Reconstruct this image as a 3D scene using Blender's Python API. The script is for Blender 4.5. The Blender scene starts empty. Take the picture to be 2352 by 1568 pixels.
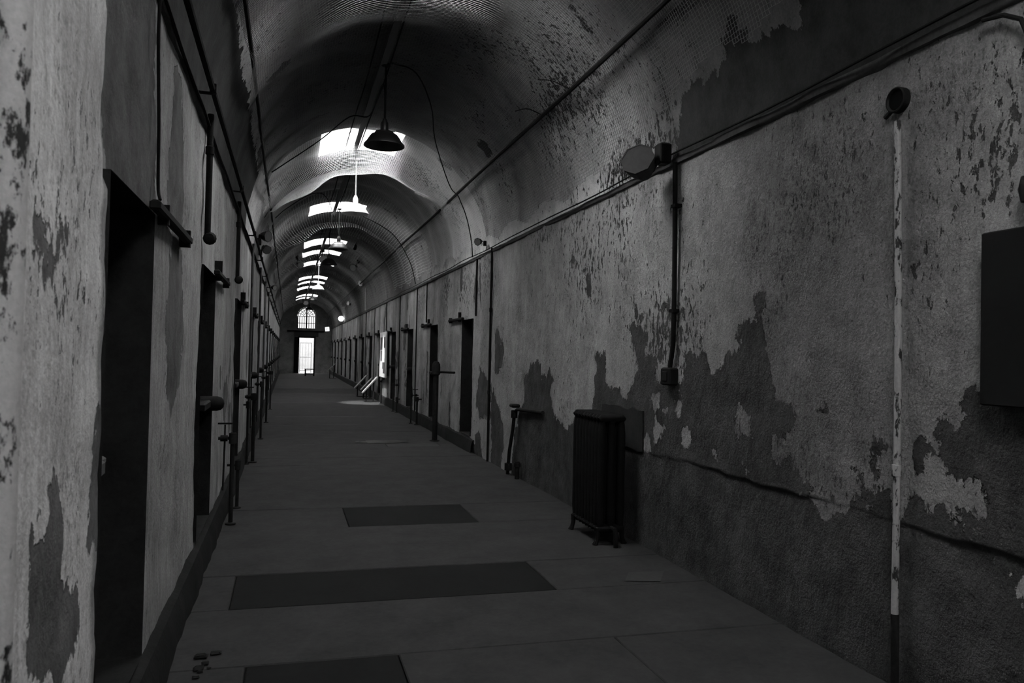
import bpy, math, random
import numpy as np
from mathutils import Vector, Matrix, noise as mnoise

random.seed(7)
sc = bpy.context.scene
COL = sc.collection

# ------------------------------------------------------------------ camera
def make_camera():
    yaw, pitch, roll, f = 0.2825, 0.0175, 0.0219, 1770.0
    fw = Vector((math.sin(yaw) * math.cos(pitch), math.cos(yaw) * math.cos(pitch), math.sin(pitch)))
    r = fw.cross(Vector((0, 0, 1))).normalized()
    u = r.cross(fw)
    r2 = math.cos(roll) * r + math.sin(roll) * u
    u2 = -math.sin(roll) * r + math.cos(roll) * u
    cam = bpy.data.cameras.new('camera')
    cam.sensor_width = 36.0
    cam.lens = f / 2352 * 36.0
    cam.clip_start, cam.clip_end = 0.05, 300
    cam.dof.use_dof = True
    cam.dof.focus_distance = 6.5
    cam.dof.aperture_fstop = 5.6
    ob = bpy.data.objects.new('camera', cam)
    COL.objects.link(ob)
    m = Matrix((r2, u2, -fw)).transposed().to_4x4()
    m.translation = (0, 0, 1.55)
    ob.matrix_world = m
    sc.camera = ob
make_camera()

# ------------------------------------------------------------------ sky, daylight, exposure
SKY = 22.5            # radiance of the white overcast sky
world = bpy.data.worlds.new('overcast_sky')
sc.world = world
world.use_nodes = True
world.node_tree.nodes['Background'].inputs[0].default_value = (1, 1, 1, 1)
world.node_tree.nodes['Background'].inputs[1].default_value = SKY
sc.view_settings.view_transform = 'Standard'
sc.view_settings.look = 'None'
sc.view_settings.exposure = 0.0
sc.view_settings.gamma = 1.0
sc.view_settings.use_curve_mapping = False
sc.cycles.use_denoising = True
sc.cycles.max_bounces = 5
sc.cycles.diffuse_bounces = 3
sc.cycles.use_light_tree = False
sc.cycles.transparent_max_bounces = 8
sc.cycles.sample_clamp_indirect = 6.0
sc.cycles.caustics_reflective = False
sc.cycles.caustics_refractive = False

# main dimensions of the cell block (metres)
LX, RX = -0.583, 2.837          # wall faces
SPR = 3.085                     # springing of the vault
CX, CR = 1.127, 1.71            # vault axis and radius
YEND, YBACK = 54.0, -7.0
SKX0, SKX1 = CX + CR * math.cos(math.radians(116)), CX + CR * math.cos(math.radians(75))
SKYL = [(5.5 + 5.75 * k, 6.75 + 5.75 * k) for k in range(1, 8)] + [(-6.2, -5.0), (-.2, .85), (5.42, 6.6)]      # skylight openings along the crown
SKYL += [(25.4, 26.4), (36.9, 37.9), (48.4, 49.4)]
SKYL.sort()
SHZ = 5.14                      # top of the skylight shafts

def skylight_lamp(i, y0, y1):
    li = bpy.data.lights.new('daylight', 'AREA')
    li.shape = 'RECTANGLE'
    li.size, li.size_y = (SKX1 - SKX0) * .94, (y1 - y0) * .86
    li.spread = math.radians(178)
    li.energy = (1.0 if y1 < 20 else .42) * SKY *  math.pi * li.size * li.size_y
    o = bpy.data.objects.new('skylight_daylight', li)
    o.location = ((SKX0 + SKX1) / 2, (y0 + y1) / 2, SHZ - .15)
    o.rotation_euler = (math.radians(11), 0, 0)      # lamp tilted to throw more light beyond each opening
    COL.objects.link(o)
for i, (a, b) in enumerate(SKYL):
    skylight_lamp(i, a, b)

# ------------------------------------------------------------------ helpers
class MB:
    """collects vertices and faces in world coordinates"""
    def __init__(s):
        s.v, s.f = [], []
    def add(s, v, f):
        n = len(s.v)
        s.v += [tuple(p) for p in v]
        s.f += [tuple(i + n for i in q) for q in f]
        return s
    def box(s, x0, x1, y0, y1, z0, z1, rot=None, bev=0.0):
        c = Vector(((x0 + x1) / 2, (y0 + y1) / 2, (z0 + z1) / 2))
        hx, hy, hz = abs(x1 - x0) / 2, abs(y1 - y0) / 2, abs(z1 - z0) / 2
        b = min(bev, hx * .9, hy * .9, hz * .9)
        vs, fs = [], []
        if b <= 0:
            for dz in (-1, 1):
                for dx, dy in ((-1, -1), (1, -1), (1, 1), (-1, 1)):
                    vs.append(Vector((dx * hx, dy * hy, dz * hz)))
            fs = [(3, 2, 1, 0), (4, 5, 6, 7), (0, 1, 5, 4), (1, 2, 6, 5), (2, 3, 7, 6), (3, 0, 4, 7)]
        else:
            rings = [(-hz, b), (-hz + b, 0), (hz - b, 0), (hz, b)]
            for z, ins in rings:
                ax, ay = hx - ins, hy - ins
                for px, py in ((-ax + b * .5, -ay), (ax - b * .5, -ay), (ax, -ay + b * .5), (ax, ay - b * .5), (ax - b * .5, ay), (-ax + b * .5, ay), (-ax, ay - b * .5), (-ax, -ay + b * .5)):
                    vs.append(Vector((px, py, z)))
            fs = [tuple(reversed(range(8))), tuple(range(24, 32))]
            for k in range(3):
                for i in range(8):
                    j = (i + 1) % 8
                    fs.append((k * 8 + i, k * 8 + j, k * 8 + 8 + j, k * 8 + 8 + i))
        if rot is not None:
            vs = [rot @ p for p in vs]
        return s.add([c + p for p in vs], fs)
    def tube(s, pts, r, seg=8, cap=True):
        pts = [Vector(p) for p in pts]
        rr = r if isinstance(r, (list, tuple)) else [r] * len(pts)
        vs, fs = [], []
        up = None
        for i, p in enumerate(pts):
            a = pts[max(i - 1, 0)]; b = pts[min(i + 1, len(pts) - 1)]
            t = (b - a)
            t = t.normalized() if t.length > 1e-9 else Vector((0, 0, 1))
            if up is None:
                up = Vector((0, 0, 1)) if abs(t.z) < .9 else Vector((1, 0, 0))
            n = (up - t * up.dot(t)).normalized()
            up = n
            w = t.cross(n)
            for k in range(seg):
                q = 2 * math.pi * k / seg
                vs.append(p + (n * math.cos(q) + w * math.sin(q)) * rr[i])
        for i in range(len(pts) - 1):
            for k in range(seg):
                j = (k + 1) % seg
                fs.append((i * seg + k, i * seg + j, (i + 1) * seg + j, (i + 1) * seg + k))
        if cap:
            fs.append(tuple(reversed(range(seg))))
            m = (len(pts) - 1) * seg
            fs.append(tuple(range(m, m + seg)))
        return s.add(vs, fs)
    def lathe(s, prof, seg=24, mat=None, at=(0, 0, 0)):
        """profile [(radius, height)] turned about z, then moved by mat and to at"""
        vs, fs = [], []
        at = Vector(at)
        for r, z in prof:
            for k in range(seg):
                q = 2 * math.pi * k / seg
                p = Vector((r * math.cos(q), r * math.sin(q), z))
                vs.append(at + (mat @ p if mat is not None else p))
        for i in range(len(prof) - 1):
            for k in range(seg):
                j = (k + 1) % seg
                fs.append((i * seg + k, i * seg + j, (i + 1) * seg + j, (i + 1) * seg + k))
        return s.add(vs, fs)
    def build(s, name, mat, parent=None, smooth=False, **props):
        off = parent_origin(parent)
        me = bpy.data.meshes.new(name)
        me.from_pydata([(p[0] - off.x, p[1] - off.y, p[2] - off.z) for p in s.v], [], s.f)
        me.materials.append(mat)
        if smooth:
            me.polygons.foreach_set('use_smooth', [True] * len(me.polygons))
            try:
                me.set_sharp_from_angle(angle=math.radians(40))
            except Exception:
                pass
        me.update()
        o = bpy.data.objects.new(name, me)
        COL.objects.link(o)
        o.parent = parent
        for k, v in props.items():
            o[k] = v
        return o

def parent_origin(p):
    off = Vector((0, 0, 0))
    while p is not None:
        off += Vector(p.location)
        p = p.parent
    return off

def empty(name, loc, **props):
    o = bpy.data.objects.new(name, None)
    o.empty_display_size = .1
    o.location = loc
    COL.objects.link(o)
    for k, v in props.items():
        o[k] = v
    return o

def copy_tree(o, parent=None):
    c = o.copy()
    COL.objects.link(c)
    c.parent = parent
    for ch in list(o.children):
        copy_tree(ch, c)
    return c

ROTY = lambda a: Matrix.Rotation(a, 3, 'Y')
ROTX = lambda a: Matrix.Rotation(a, 3, 'X')
ROTZ = lambda a: Matrix.Rotation(a, 3, 'Z')

# ------------------------------------------------------------------ materials
class NT:
    def __init__(s, name):
        s.m = bpy.data.materials.new(name)
        s.m.use_nodes = True
        s.t = s.m.node_tree
        s.b = s.t.nodes['Principled BSDF']
        s.co = s.t.nodes.new('ShaderNodeTexCoord').outputs['Object']
    def link(s, a, b):
        s.t.links.new(a, b)
    def val(s, x, inp):
        if isinstance(x, (int, float)):
            inp.default_value = x
        else:
            s.link(x, inp)
    def noise(s, scale, detail=5, rough=.6, stretch=(1, 1, 1), shift=0.0):
        mp = s.t.nodes.new('ShaderNodeMapping')
        mp.inputs['Scale'].default_value = stretch
        mp.inputs['Location'].default_value = (shift, shift * .7, shift * 1.3)
        s.link(s.co, mp.inputs[0])
        n = s.t.nodes.new('ShaderNodeTexNoise')
        n.inputs['Scale'].default_value = scale
        n.inputs['Detail'].default_value = detail
        n.inputs['Roughness'].default_value = rough
        s.link(mp.outputs[0], n.inputs['Vector'])
        return n.outputs[0]
    def math(s, op, a, b=0.0, c=0.0, clamp=False):
        n = s.t.nodes.new('ShaderNodeMath')
        n.operation = op
        n.use_clamp = clamp
        s.val(a, n.inputs[0]); s.val(b, n.inputs[1]); s.val(c, n.inputs[2])
        return n.outputs[0]
    def ramp(s, x, a, b, lo=0.0, hi=1.0):
        n = s.t.nodes.new('ShaderNodeMapRange')
        n.interpolation_type = 'SMOOTHSTEP'
        s.val(x, n.inputs[0])
        n.inputs[1].default_value, n.inputs[2].default_value = a, b
        n.inputs[3].default_value, n.inputs[4].default_value = lo, hi
        return n.outputs[0]
    def mix(s, f, a, b):
        # a + f*(b-a)
        return s.math('MULTIPLY_ADD', f, s.math('SUBTRACT', b, a), a)
    def attr(s, name):
        n = s.t.nodes.new('ShaderNodeAttribute')
        n.attribute_name = name
        return n.outputs['Fac']
    def done(s, col, rough=.85, metal=0.0, spec=.25, height=None, dist=.004, strength=.8):
        if isinstance(col, (int, float)):
            s.b.inputs['Base Color'].default_value = (col, col, col, 1)
        else:
            s.link(col, s.b.inputs['Base Color'])
        s.val(rough, s.b.inputs['Roughness'])
        s.b.inputs['Metallic'].default_value = metal
        s.b.inputs['Specular IOR Level'].default_value = spec
        if height is not None:
            bp = s.t.nodes.new('ShaderNodeBump')
            bp.inputs['Distance'].default_value = dist
            bp.inputs['Strength'].default_value = strength
            s.link(height, bp.inputs['Height'])
            s.link(bp.outputs[0], s.b.inputs['Normal'])
        return s.m

def peeling(name, paint, bare, edge=.20, chipthr=.66, streak=9.0, shift=0.0, relief=.004, samp=.4):
    t = NT(name)
    at = t.attr('bare')
    n1 = t.noise(8.0, 5, .66, (1, 1, .7), shift)
    e = t.math('MULTIPLY_ADD', t.math('SUBTRACT', n1, .5), edge, at)
    m1 = t.ramp(e, -.005, .006)
    n2 = t.noise(24, 4, .70, (1, 1, .5), shift + 3)
    n3 = t.noise(1.4, 2, .5, (1, 1, .7), shift + 9)
    sp = t.math('MULTIPLY_ADD', t.math('SUBTRACT', n3, .5), .42, n2)
    sp = t.math('ADD', sp, t.math('MULTIPLY', t.attr('speck'), .15))
    m2 = t.ramp(sp, chipthr, chipthr + .03)
    m = t.math('MAXIMUM', m1, m2)
    st = t.noise(2.2, 4, .62, (1, streak, .35), shift + 5)
    sn = t.noise(2.6, 6, .72, (1, 1, .75), shift + 2)
    fi = t.noise(70, 2, .7, (1, 1, 1), shift)
    v = t.math('MULTIPLY_ADD', t.math('SUBTRACT', st, .5), samp, 1.0)
    v = t.math('MULTIPLY_ADD', t.math('SUBTRACT', sn, .5), 1.6, v)
    v = t.math('MULTIPLY_ADD', t.math('SUBTRACT', fi, .5), .9, v)
    clus = t.ramp(t.noise(1.9, 3, .6, (1, 1, .6), shift + 51), .46, .66)
    grit = t.ramp(t.noise(38, 3, .75, (1, 1, .6), shift + 31), .50, .66)
    v = t.math('MULTIPLY_ADD', t.math('MULTIPLY', grit, clus), -.55, v)
    v = t.math('MULTIPLY', v, t.math('MULTIPLY_ADD', t.attr('stain_shade'), -.55, 1.0))  # darkens paint for real stains and for dimness painted in
    pc = t.math('MULTIPLY', v, paint)
    bn = t.noise(4.5, 6, .7, (1, 1, .8), shift + 11)
    bc = t.math('MULTIPLY', t.math('MULTIPLY_ADD', t.math('SUBTRACT', bn, .5), 2.2, 1.0), bare)
    bc = t.math('MULTIPLY', bc, t.math('MULTIPLY_ADD', t.math('SUBTRACT', fi, .5), .6, 1.0))
    col = t.math('MAXIMUM', t.mix(m, pc, bc), .01)
    me = t.noise(14, 4, .65, (1, 1, .7), shift + 21)
    h = t.math('SUBTRACT', 1.0, m)
    h = t.math('MULTIPLY_ADD', me, .9, h)
    h = t.math('MULTIPLY_ADD', fi, .25, h)
    return t.done(col, .9, 0, .08, h, relief, .9)

def mottled(name, base, var=.5, scale=6, rough=.85, metal=0.0, spec=.25, relief=.002, stretch=(1, 1, 1), shift=0.0):
    t = NT(name)
    n = t.noise(scale, 4, .65, stretch, shift)
    f = t.noise(scale * 9, 2, .7, stretch, shift + 4)
    v = t.math('MULTIPLY_ADD', t.math('SUBTRACT', n, .5), var * 2, 1.0)
    v = t.math('MULTIPLY_ADD', t.math('SUBTRACT', f, .5), var, v)
    c = t.math('MAXIMUM', t.math('MULTIPLY', v, base), base * .15)
    return t.done(c, rough, metal, spec, t.math('MULTIPLY_ADD', f, .5, n), relief, .7)

def chipped(name, paint, under, thr=.52, scale=18, stretch=(1, 1, .35)):
    """flaking paint on iron"""
    t = NT(name)
    n = t.noise(scale, 7, .7, stretch)
    m = t.ramp(n, thr, thr + .05)
    f = t.noise(90, 3, .6)
    col = t.math('MULTIPLY', t.mix(m, paint, under), t.math('MULTIPLY_ADD', f, .5, .75))
    return t.done(col, .7, 0, .3, t.math('SUBTRACT', f, m), .002, .8)

def emit(name, s):
    t = NT(name)
    t.b.inputs['Base Color'].default_value = (.9, .9, .9, 1)
    t.b.inputs['Emission Color'].default_value = (1, 1, 1, 1)
    t.b.inputs['Emission Strength'].default_value = s
    return t.m

def glassy(name):
    m = bpy.data.materials.new(name)
    m.use_nodes = True
    t = m.node_tree
    t.nodes.remove(t.nodes['Principled BSDF'])
    tr = t.nodes.new('ShaderNodeBsdfTransparent')
    tr.inputs[0].default_value = (.95, .95, .95, 1)
    gl = t.nodes.new('ShaderNodeBsdfGlossy')
    gl.inputs['Roughness'].default_value = .08
    mx = t.nodes.new('ShaderNodeMixShader')
    mx.inputs[0].default_value = .06
    t.links.new(tr.outputs[0], mx.inputs[1])
    t.links.new(gl.outputs[0], mx.inputs[2])
    t.links.new(mx.outputs[0], t.nodes['Material Output'].inputs[0])
    return m

WALL_R = peeling('flaking_wall_paint_right', .29, .062, .34, .66, 6.0, 0.0, .022, .35)
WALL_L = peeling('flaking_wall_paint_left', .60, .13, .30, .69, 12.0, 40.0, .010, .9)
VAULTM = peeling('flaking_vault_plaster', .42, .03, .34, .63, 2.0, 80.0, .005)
ENDW = mottled('flaking_end_wall', .24, .8, 1.6, .9, 0, .08, .004)
LEDGE = mottled('dirty_ledge_plaster', .07, .6, 6, .9, 0, .06, .004)
PANELM = mottled('dull_panel_paint', .011, .25, 6, .7, 0, .08)
GATE = mottled('gate_paint', .055, .2, 6)
SLAB = mottled('worn_concrete', .038, .5, 3.0, .9, 0, .06, .0015)
SLABD = mottled('dark_concrete_patch', .013, .3, 3.0, .9, 0, .06, .0015, shift=3)
SLABL = mottled('pale_concrete_patch', .048, .3, 3.0, .9, 0, .06, .0015, shift=6)
JOINT = mottled('dirt_in_joints', .012, .4, 10)
KERB = mottled('dirty_kerb_plaster', .017, .7, 4, .9, 0, .06, .006)
DARKWOOD = mottled('near_black_wood', .004, .5, 8, .9, 0, .03, .002, (1, 1, .2))  # near-black so the cell door leaves pass for unlit openings
REVEAL = mottled('shaded_reveal_plaster', .02, .6, 6, .9, 0, .05, .004)  # darkened to paint in the shade of the cell openings
IRON = mottled('black_iron', .011, .5, 20, .7, 0, .10, .001)
RUST = mottled('rusty_iron', .016, .7, 16, .85, 0, .08, .002)
CASTIRON = mottled('cast_iron', .009, .5, 14, .8, 0, .08, .0015)
WHITEPIPE = chipped('chipped_white_pipe_paint', .36, .03, .53, 26, (1, 1, .4))
OLDPIPE = chipped('flaking_pipe_paint', .42, .02, .53, 20, (1, 1, .45))
GREYPIPE = chipped('grey_pipe_paint', .055, .012, .56, 20)
RUBBER = mottled('black_cable', .010, .2, 20, .8, 0, .06)
BOARD = mottled('ceiling_board', .10, .4, 5, .8, 0, .2, .001, (4, .3, 4))
NETM = mottled('lit_net_cord', .6, .2, 30, .8, 0, .1)  # pale copy of the cord for nets drawn as skylit
NETD = mottled('shaded_net_cord', .16, .2, 30, .8, 0, .1)  # dark copy of the cord for nets drawn in shade
WHITEEN = mottled('white_enamel', .65, .12, 12, .4, 0, .4, .0005)
BLACKEN = mottled('black_enamel', .012, .3, 12, .4, 0, .4, .0005)
STEEL = mottled('grey_steel', .12, .3, 15, .5, .3, .4, .0008)
PALE = mottled('pale_lamp_housing', .32, .2, 12, .6)
PAPER = mottled('white_print_board', .62, .06, 6, .6, 0, .2, .0002)
INK = mottled('dark_print', .06, .7, 14, .6, 0, .2, .0002)
SHAFT = mottled('limewashed_shaft', .8, .1, 5, .9)
GLASS = glassy('window_glass')
BULB = glassy('bulb_glass')
LIT = emit('lit_globe', 14.0)
SIGNLIT = emit('lit_sign_face', 1.1)
GROUND = mottled('yard_paving', .06, .2, 2)
YARDW = mottled('yard_wall_stone', .068, .3, 1.5)
LENS = mottled('frosted_lens', .045, .3, 25, .7, 0, .08, .001)
PUDDLE = mottled('wet_floor', .012, .3, 8, .3, 0, .5, .00001)

# outlines of the patches where the paint has come off the walls, (distance along the corridor, height)
RBARE = [[(6.89,1.13), (6.89,1.56), (6.8,1.63), (6.67,1.56), (6.62,1.41), (6.55,1.28), (6.28,1.27), (6.26,1.22), (6.14,1.23), (6.05,1.3), (6.03,1.42), (5.95,1.46), (5.98,1.57), (6.03,1.64), (6.09,1.75), (6.19,1.83), (6.08,1.85), (5.85,1.78), (5.8,1.71), (5.79,1.58), (5.61,1.58), (5.54,1.63), (5.48,1.56), (5.55,1.47), (5.66,1.39), (5.6,1.36), (5.37,1.36), (5.22,1.36), (5.15,1.45), (5.14,1.56), (5.08,1.62), (5.03,1.55), (4.89,1.6), (4.84,1.59), (4.81,1.5), (4.78,1.43), (4.68,1.49), (4.62,1.58), (4.56,1.61), (4.44,1.62), (4.51,1.69), (4.44,1.8), (4.41,1.7), (4.38,1.79), (4.29,1.81), (4.24,1.86), (4.26,1.97), (4.21,1.99), (4.15,1.92), (4.17,1.86), (4.21,1.79), (4.19,1.67), (4.1,1.57), (4.04,1.51), (4.06,1.44), (4.02,1.38), (4.04,1.34), (3.97,1.31), (3.88,1.31), (3.85,1.24), (3.85,1.14), (4.02,1.11), (4.01,0.96), (3.89,0.96), (3.81,0.89), (3.75,0.86), (3.7,0.88), (3.65,0.89), (3.65,0.81), (3.76,0.79), (3.59,0.72), (3.51,0.75), (3.45,0.78), (3.34,0.82), (3.4,0.87), (3.31,0.84), (3.26,0.84), (3.29,0.9), (3.22,0.87), (3.17,0.91), (3.14,0.94), (3.12,1.0), (3.08,0.92), (3.06,0.79), (3.02,0.79), (2.95,0.88), (2.94,0.93), (2.85,0.92), (2.8,0.89), (2.75,0.81), (2.69,0.82), (2.67,0.84), (2.71,0.92), (2.63,0.93), (2.57,0.91), (2.55,0.96), (2.59,1.02), (2.64,1.04), (2.74,1.03), (2.79,1.06), (2.82,1.15), (2.82,1.23), (2.8,1.3), (2.72,1.3), (2.71,1.39), (2.63,1.43), (2.4,1.39), (1.0,1.4), (1.0,-0.1), (7.2,-0.1), (7.0,0.75)],[(9.15,0.99), (9.18,1.33), (9.0,1.35), (8.94,1.45), (8.69,1.52), (8.6,1.46), (8.54,1.31), (8.35,1.32), (8.2,1.4), (8.08,1.29), (8.14,1.1), (8.01,0.9), (7.72,0.84), (7.65,0.79), (7.29,0.93), (7.23,-0.07), (9.65,-0.06), (9.6,0.51), (9.33,0.86)],[(10.5,1.94), (10.18,1.68), (10.22,1.43), (10.53,1.23), (10.63,1.33), (10.63,1.86)],[(11.49,1.34), (10.84,1.12), (10.77,0.63), (11.48,0.59), (11.72,0.8), (11.61,1.15)],[(10.81,1.12), (10.43,0.89), (10.11,0.62), (10.09,0.34), (10.21,-0.04), (10.73,-0.11)],[(11.76,0.28), (11.43,0.41), (11.3,0.19), (11.17,-0.05), (11.58,-0.04)],[(3.59,1.34), (3.54,1.3), (3.54,1.23), (3.61,1.25), (3.62,1.28)],[(3.21,1.14), (3.14,1.12), (3.18,1.08), (3.16,1.04), (3.18,0.96), (3.22,0.97), (3.24,1.05), (3.25,1.08)],[(3.42,1.03), (3.36,1.03), (3.31,0.98), (3.37,0.97)],[(2.95,1.16), (2.9,1.19), (2.87,1.16), (2.89,1.13), (2.89,1.05), (2.91,1.02), (2.94,1.08)],[(5.54,2.0), (5.42,2.01), (5.42,1.93), (5.53,1.94)],[(6.09,2.03), (5.97,1.94), (5.84,1.91), (5.85,1.85), (5.99,1.87)],[(7.18,2.42), (7.04,2.28), (7.02,2.11), (7.15,2.16)],[(7.66,2.61), (7.52,2.56), (7.56,2.45)]]
RISLE = [[(4.41,1.22), (4.32,1.22), (4.33,1.16), (4.28,1.07), (4.36,1.1), (4.49,1.12)],[(5.19,0.96), (5.11,1.03), (4.98,0.97), (5.1,0.91)],[(5.76,0.98), (5.68,0.95), (5.67,0.8), (5.81,0.82)],[(5.6,1.06), (5.45,1.02), (5.49,0.89), (5.63,0.86)],[(5.69,1.29), (5.58,1.27), (5.56,1.16), (5.4,1.17), (5.45,1.13), (5.66,1.13)],[(5.28,1.2), (5.19,1.26), (5.16,1.19), (5.23,1.1)],[(4.74,0.93), (4.65,0.89), (4.67,0.82), (4.72,0.85)],[(4.43,0.9), (4.31,0.92), (4.34,0.85)],[(2.46,0.7), (2.39,0.73), (2.39,0.55), (2.43,0.63)]]
LBARE = [[(2.01,1.1), (2.12,1.12), (2.13,1.21), (2.2,1.22), (2.27,1.11), (2.32,0.97), (2.44,0.87), (2.54,0.76), (2.46,0.68), (2.32,0.65), (2.05,0.76)],[(2.15,1.85), (2.2,1.87), (2.22,1.83), (2.19,1.79), (2.27,1.77), (2.23,1.74), (2.18,1.76)],[(1.99,1.92), (2.05,1.79), (2.14,1.73), (2.18,1.72), (2.02,1.69), (1.98,1.74)],[(2.74,1.4), (2.8,1.04), (2.77,0.84), (2.59,0.95), (2.61,1.21), (2.65,1.34)],[(2.65,2.71), (3.51,3.11), (3.72,2.16), (3.55,2.11), (2.79,2.11), (2.72,2.24)],[(4.16,2.95), (4.4,2.95), (4.62,2.52), (4.64,2.13), (4.84,1.8), (4.83,1.42), (4.5,1.31), (4.37,1.17), (4.16,1.33), (4.0,1.75), (4.13,2.0), (4.33,2.13), (4.02,2.17), (4.09,2.4), (4.15,2.63)],[(2.41,2.24), (2.46,2.23), (2.54,2.15), (2.51,2.14)],[(2.38,1.73), (2.44,1.71), (2.41,1.68)]]

def sdist(P, poly):
    """signed distance (inside +) of the points P (n,2) to a polygon"""
    A = np.array(poly, float); B = np.roll(A, -1, 0)
    best = np.full(len(P), 1e9); inside = np.zeros(len(P), bool)
    for a, b in zip(A, B):
        d = b - a
        t = np.clip(((P - a) @ d) / max(d @ d, 1e-9), 0, 1)
        q = a + t[:, None] * d
        best = np.minimum(best, ((P - q) ** 2).sum(1))
        c = (a[1] > P[:, 1]) != (b[1] > P[:, 1])
        if abs(d[1]) > 1e-9:
            xi = a[0] + (P[:, 1] - a[1]) * d[0] / d[1]
            inside ^= c & (P[:, 0] < xi)
    return np.where(inside, 1, -1) * np.sqrt(best)

def ticks(parts, extra):
    """grid lines: [(start, stop, step)] with further exact lines"""
    v = []
    for a, b, s in parts:
        n = max(1, int(round((b - a) / s)))
        v += [a + (b - a) * i / n for i in range(n + 1)]
    ex = sorted(extra)
    v = [x for x in v if not any(abs(x - e) < .012 for e in ex)]
    return sorted(set(v + ex))

def grid_mesh(name, us, vs, pos, holes, mat, attrs, **props):
    """a sheet over the grid us x vs with rectangular holes; pos(U,V) -> XYZ arrays; attrs name -> array"""
    us, vs = np.array(us), np.array(vs)
    U, V = np.meshgrid(us, vs, indexing='ij')
    X, Y, Z = pos(U, V)
    idx = np.arange(U.size).reshape(U.shape)
    uc, vc = (us[:-1] + us[1:]) / 2, (vs[:-1] + vs[1:]) / 2
    keep = np.ones((len(uc), len(vc)), bool)
    for a, b, c, d in holes:
        keep &= ~(((uc > a) & (uc < b))[:, None] & ((vc > c) & (vc < d))[None, :])
    q = np.stack([idx[:-1, :-1], idx[1:, :-1], idx[1:, 1:], idx[:-1, 1:]], -1)[keep]
    me = bpy.data.meshes.new(name)
    me.from_pydata(np.stack([X, Y, Z], -1).reshape(-1, 3).tolist(), [], q.tolist())
    me.materials.append(mat)
    me.polygons.foreach_set('use_smooth', [True] * len(me.polygons))
    for k, a in attrs(U.ravel(), V.ravel()).items():
        at = me.attributes.new(k, 'FLOAT', 'POINT')
        at.data.foreach_set('value', a.astype(np.float32))
    me.update()
    o = bpy.data.objects.new(name, me)
    COL.objects.link(o)
    for k, v in props.items():
        o[k] = v
    return o

def bumps(U, V, scales, seed):
    """smooth random relief made of sines"""
    rng = np.random.RandomState(seed)
    out = np.zeros_like(U)
    for s, amp in scales:
        for _ in range(7):
            a = rng.uniform(0, 2 * math.pi); w = 2 * math.pi / (s * rng.uniform(.6, 1.6)); ph = rng.uniform(0, 7)
            out += amp / 2.6 * np.sin((U * math.cos(a) + V * math.sin(a)) * w + ph)
    return out

# ------------------------------------------------------------------ cell doorways
DOOR_L = [(2.74, 3.60), (5.60, 6.50), (9.20, 10.05), (12.75, 13.55)] + [(12.75 + 3.3 * k, 13.55 + 3.3 * k) for k in range(1, 13)]
DOOR_R = [(12.0, 12.76), (15.02, 15.78), (18.16, 18.92), (21.2, 21.98), (24.35, 25.1)] + [(24.35 + 3.06 * k, 25.1 + 3.06 * k) for k in range(1, 10)]
DZ0, DZ1 = .24, 2.12

def left_pos(U, V):
    x = LX + bumps(U, V, [(1.6, .006), (.35, .003), (.11, .0012)], 3)
    # the pier nearest the camera stands a little proud of the wall beyond it
    x = x + .022 / (1 + np.exp((U - 2.66 + .02 * np.sin(V * 9)) / .008)) * (V > DZ1 - .05) + .022 * (U < 2.74) * (V <= DZ1 - .05)
    return x, U, V

def right_pos(U, V):
    led = .785 + .008 * np.sin(U * 4.1) + .006 * np.sin(U * 17.7) + .004 * np.sin(U * 41)
    x = RX - bumps(U, V, [(1.6, .006), (.35, .003), (.11, .0012)], 5)
    # the upper coat of plaster ends in a broken edge above the bare lower wall
    x = x + .016 * np.clip(.75 + .5 * np.sin(U * 3.3), .15, 1) * np.clip((V - .35) / .4, 0, 1) * ((V < led) & (U < 5.9)) * np.clip((5.9 - U) / .5, 0, 1)
    return x, U, V

def random_patches(seed, n, y0, y1):
    rng = np.random.RandomState(seed)
    res = []
    for _ in range(n):
        y, z = rng.uniform(y0, y1), rng.choice([rng.uniform(.2, 1.1), rng.uniform(.5, 3.0)])
        w, hh = rng.uniform(.06, .28), rng.uniform(.12, .65)
        k = 9
        res.append([(y + w * math.cos(6.283 * i / k) * rng.uniform(.6, 1.2), z + hh * math.sin(6.283 * i / k) * rng.uniform(.6, 1.2)) for i in range(k)])
    return res

def wall_attrs(polys, islands, base, specks, stain_shade):
    def f(U, V):
        P = np.stack([U, V], 1)
        b = np.full(len(P), -.3)
        for p in polys:
            p_ = np.array(p)
            near = (U > p_[:, 0].min() - .4) & (U < p_[:, 0].max() + .4)
            if near.any():
                b[near] = np.maximum(b[near], sdist(P[near], p))
        b = np.maximum(b, base(U, V))
        for p in islands:
            p_ = np.array(p)
            near = (U > p_[:, 0].min() - .3) & (U < p_[:, 0].max() + .3)
            if near.any():
                b[near] = np.minimum(b[near], -sdist(P[near], p))
        s = np.zeros(len(P))
        for cy, cz, ry, rz in specks:
            s = np.maximum(s, np.exp(-((U - cy) / ry) ** 2 - ((V - cz) / rz) ** 2))
        return {'bare': np.clip(b, -.3, .3), 'speck': s, 'stain_shade': stain_shade(U, V)}
    return f

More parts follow.
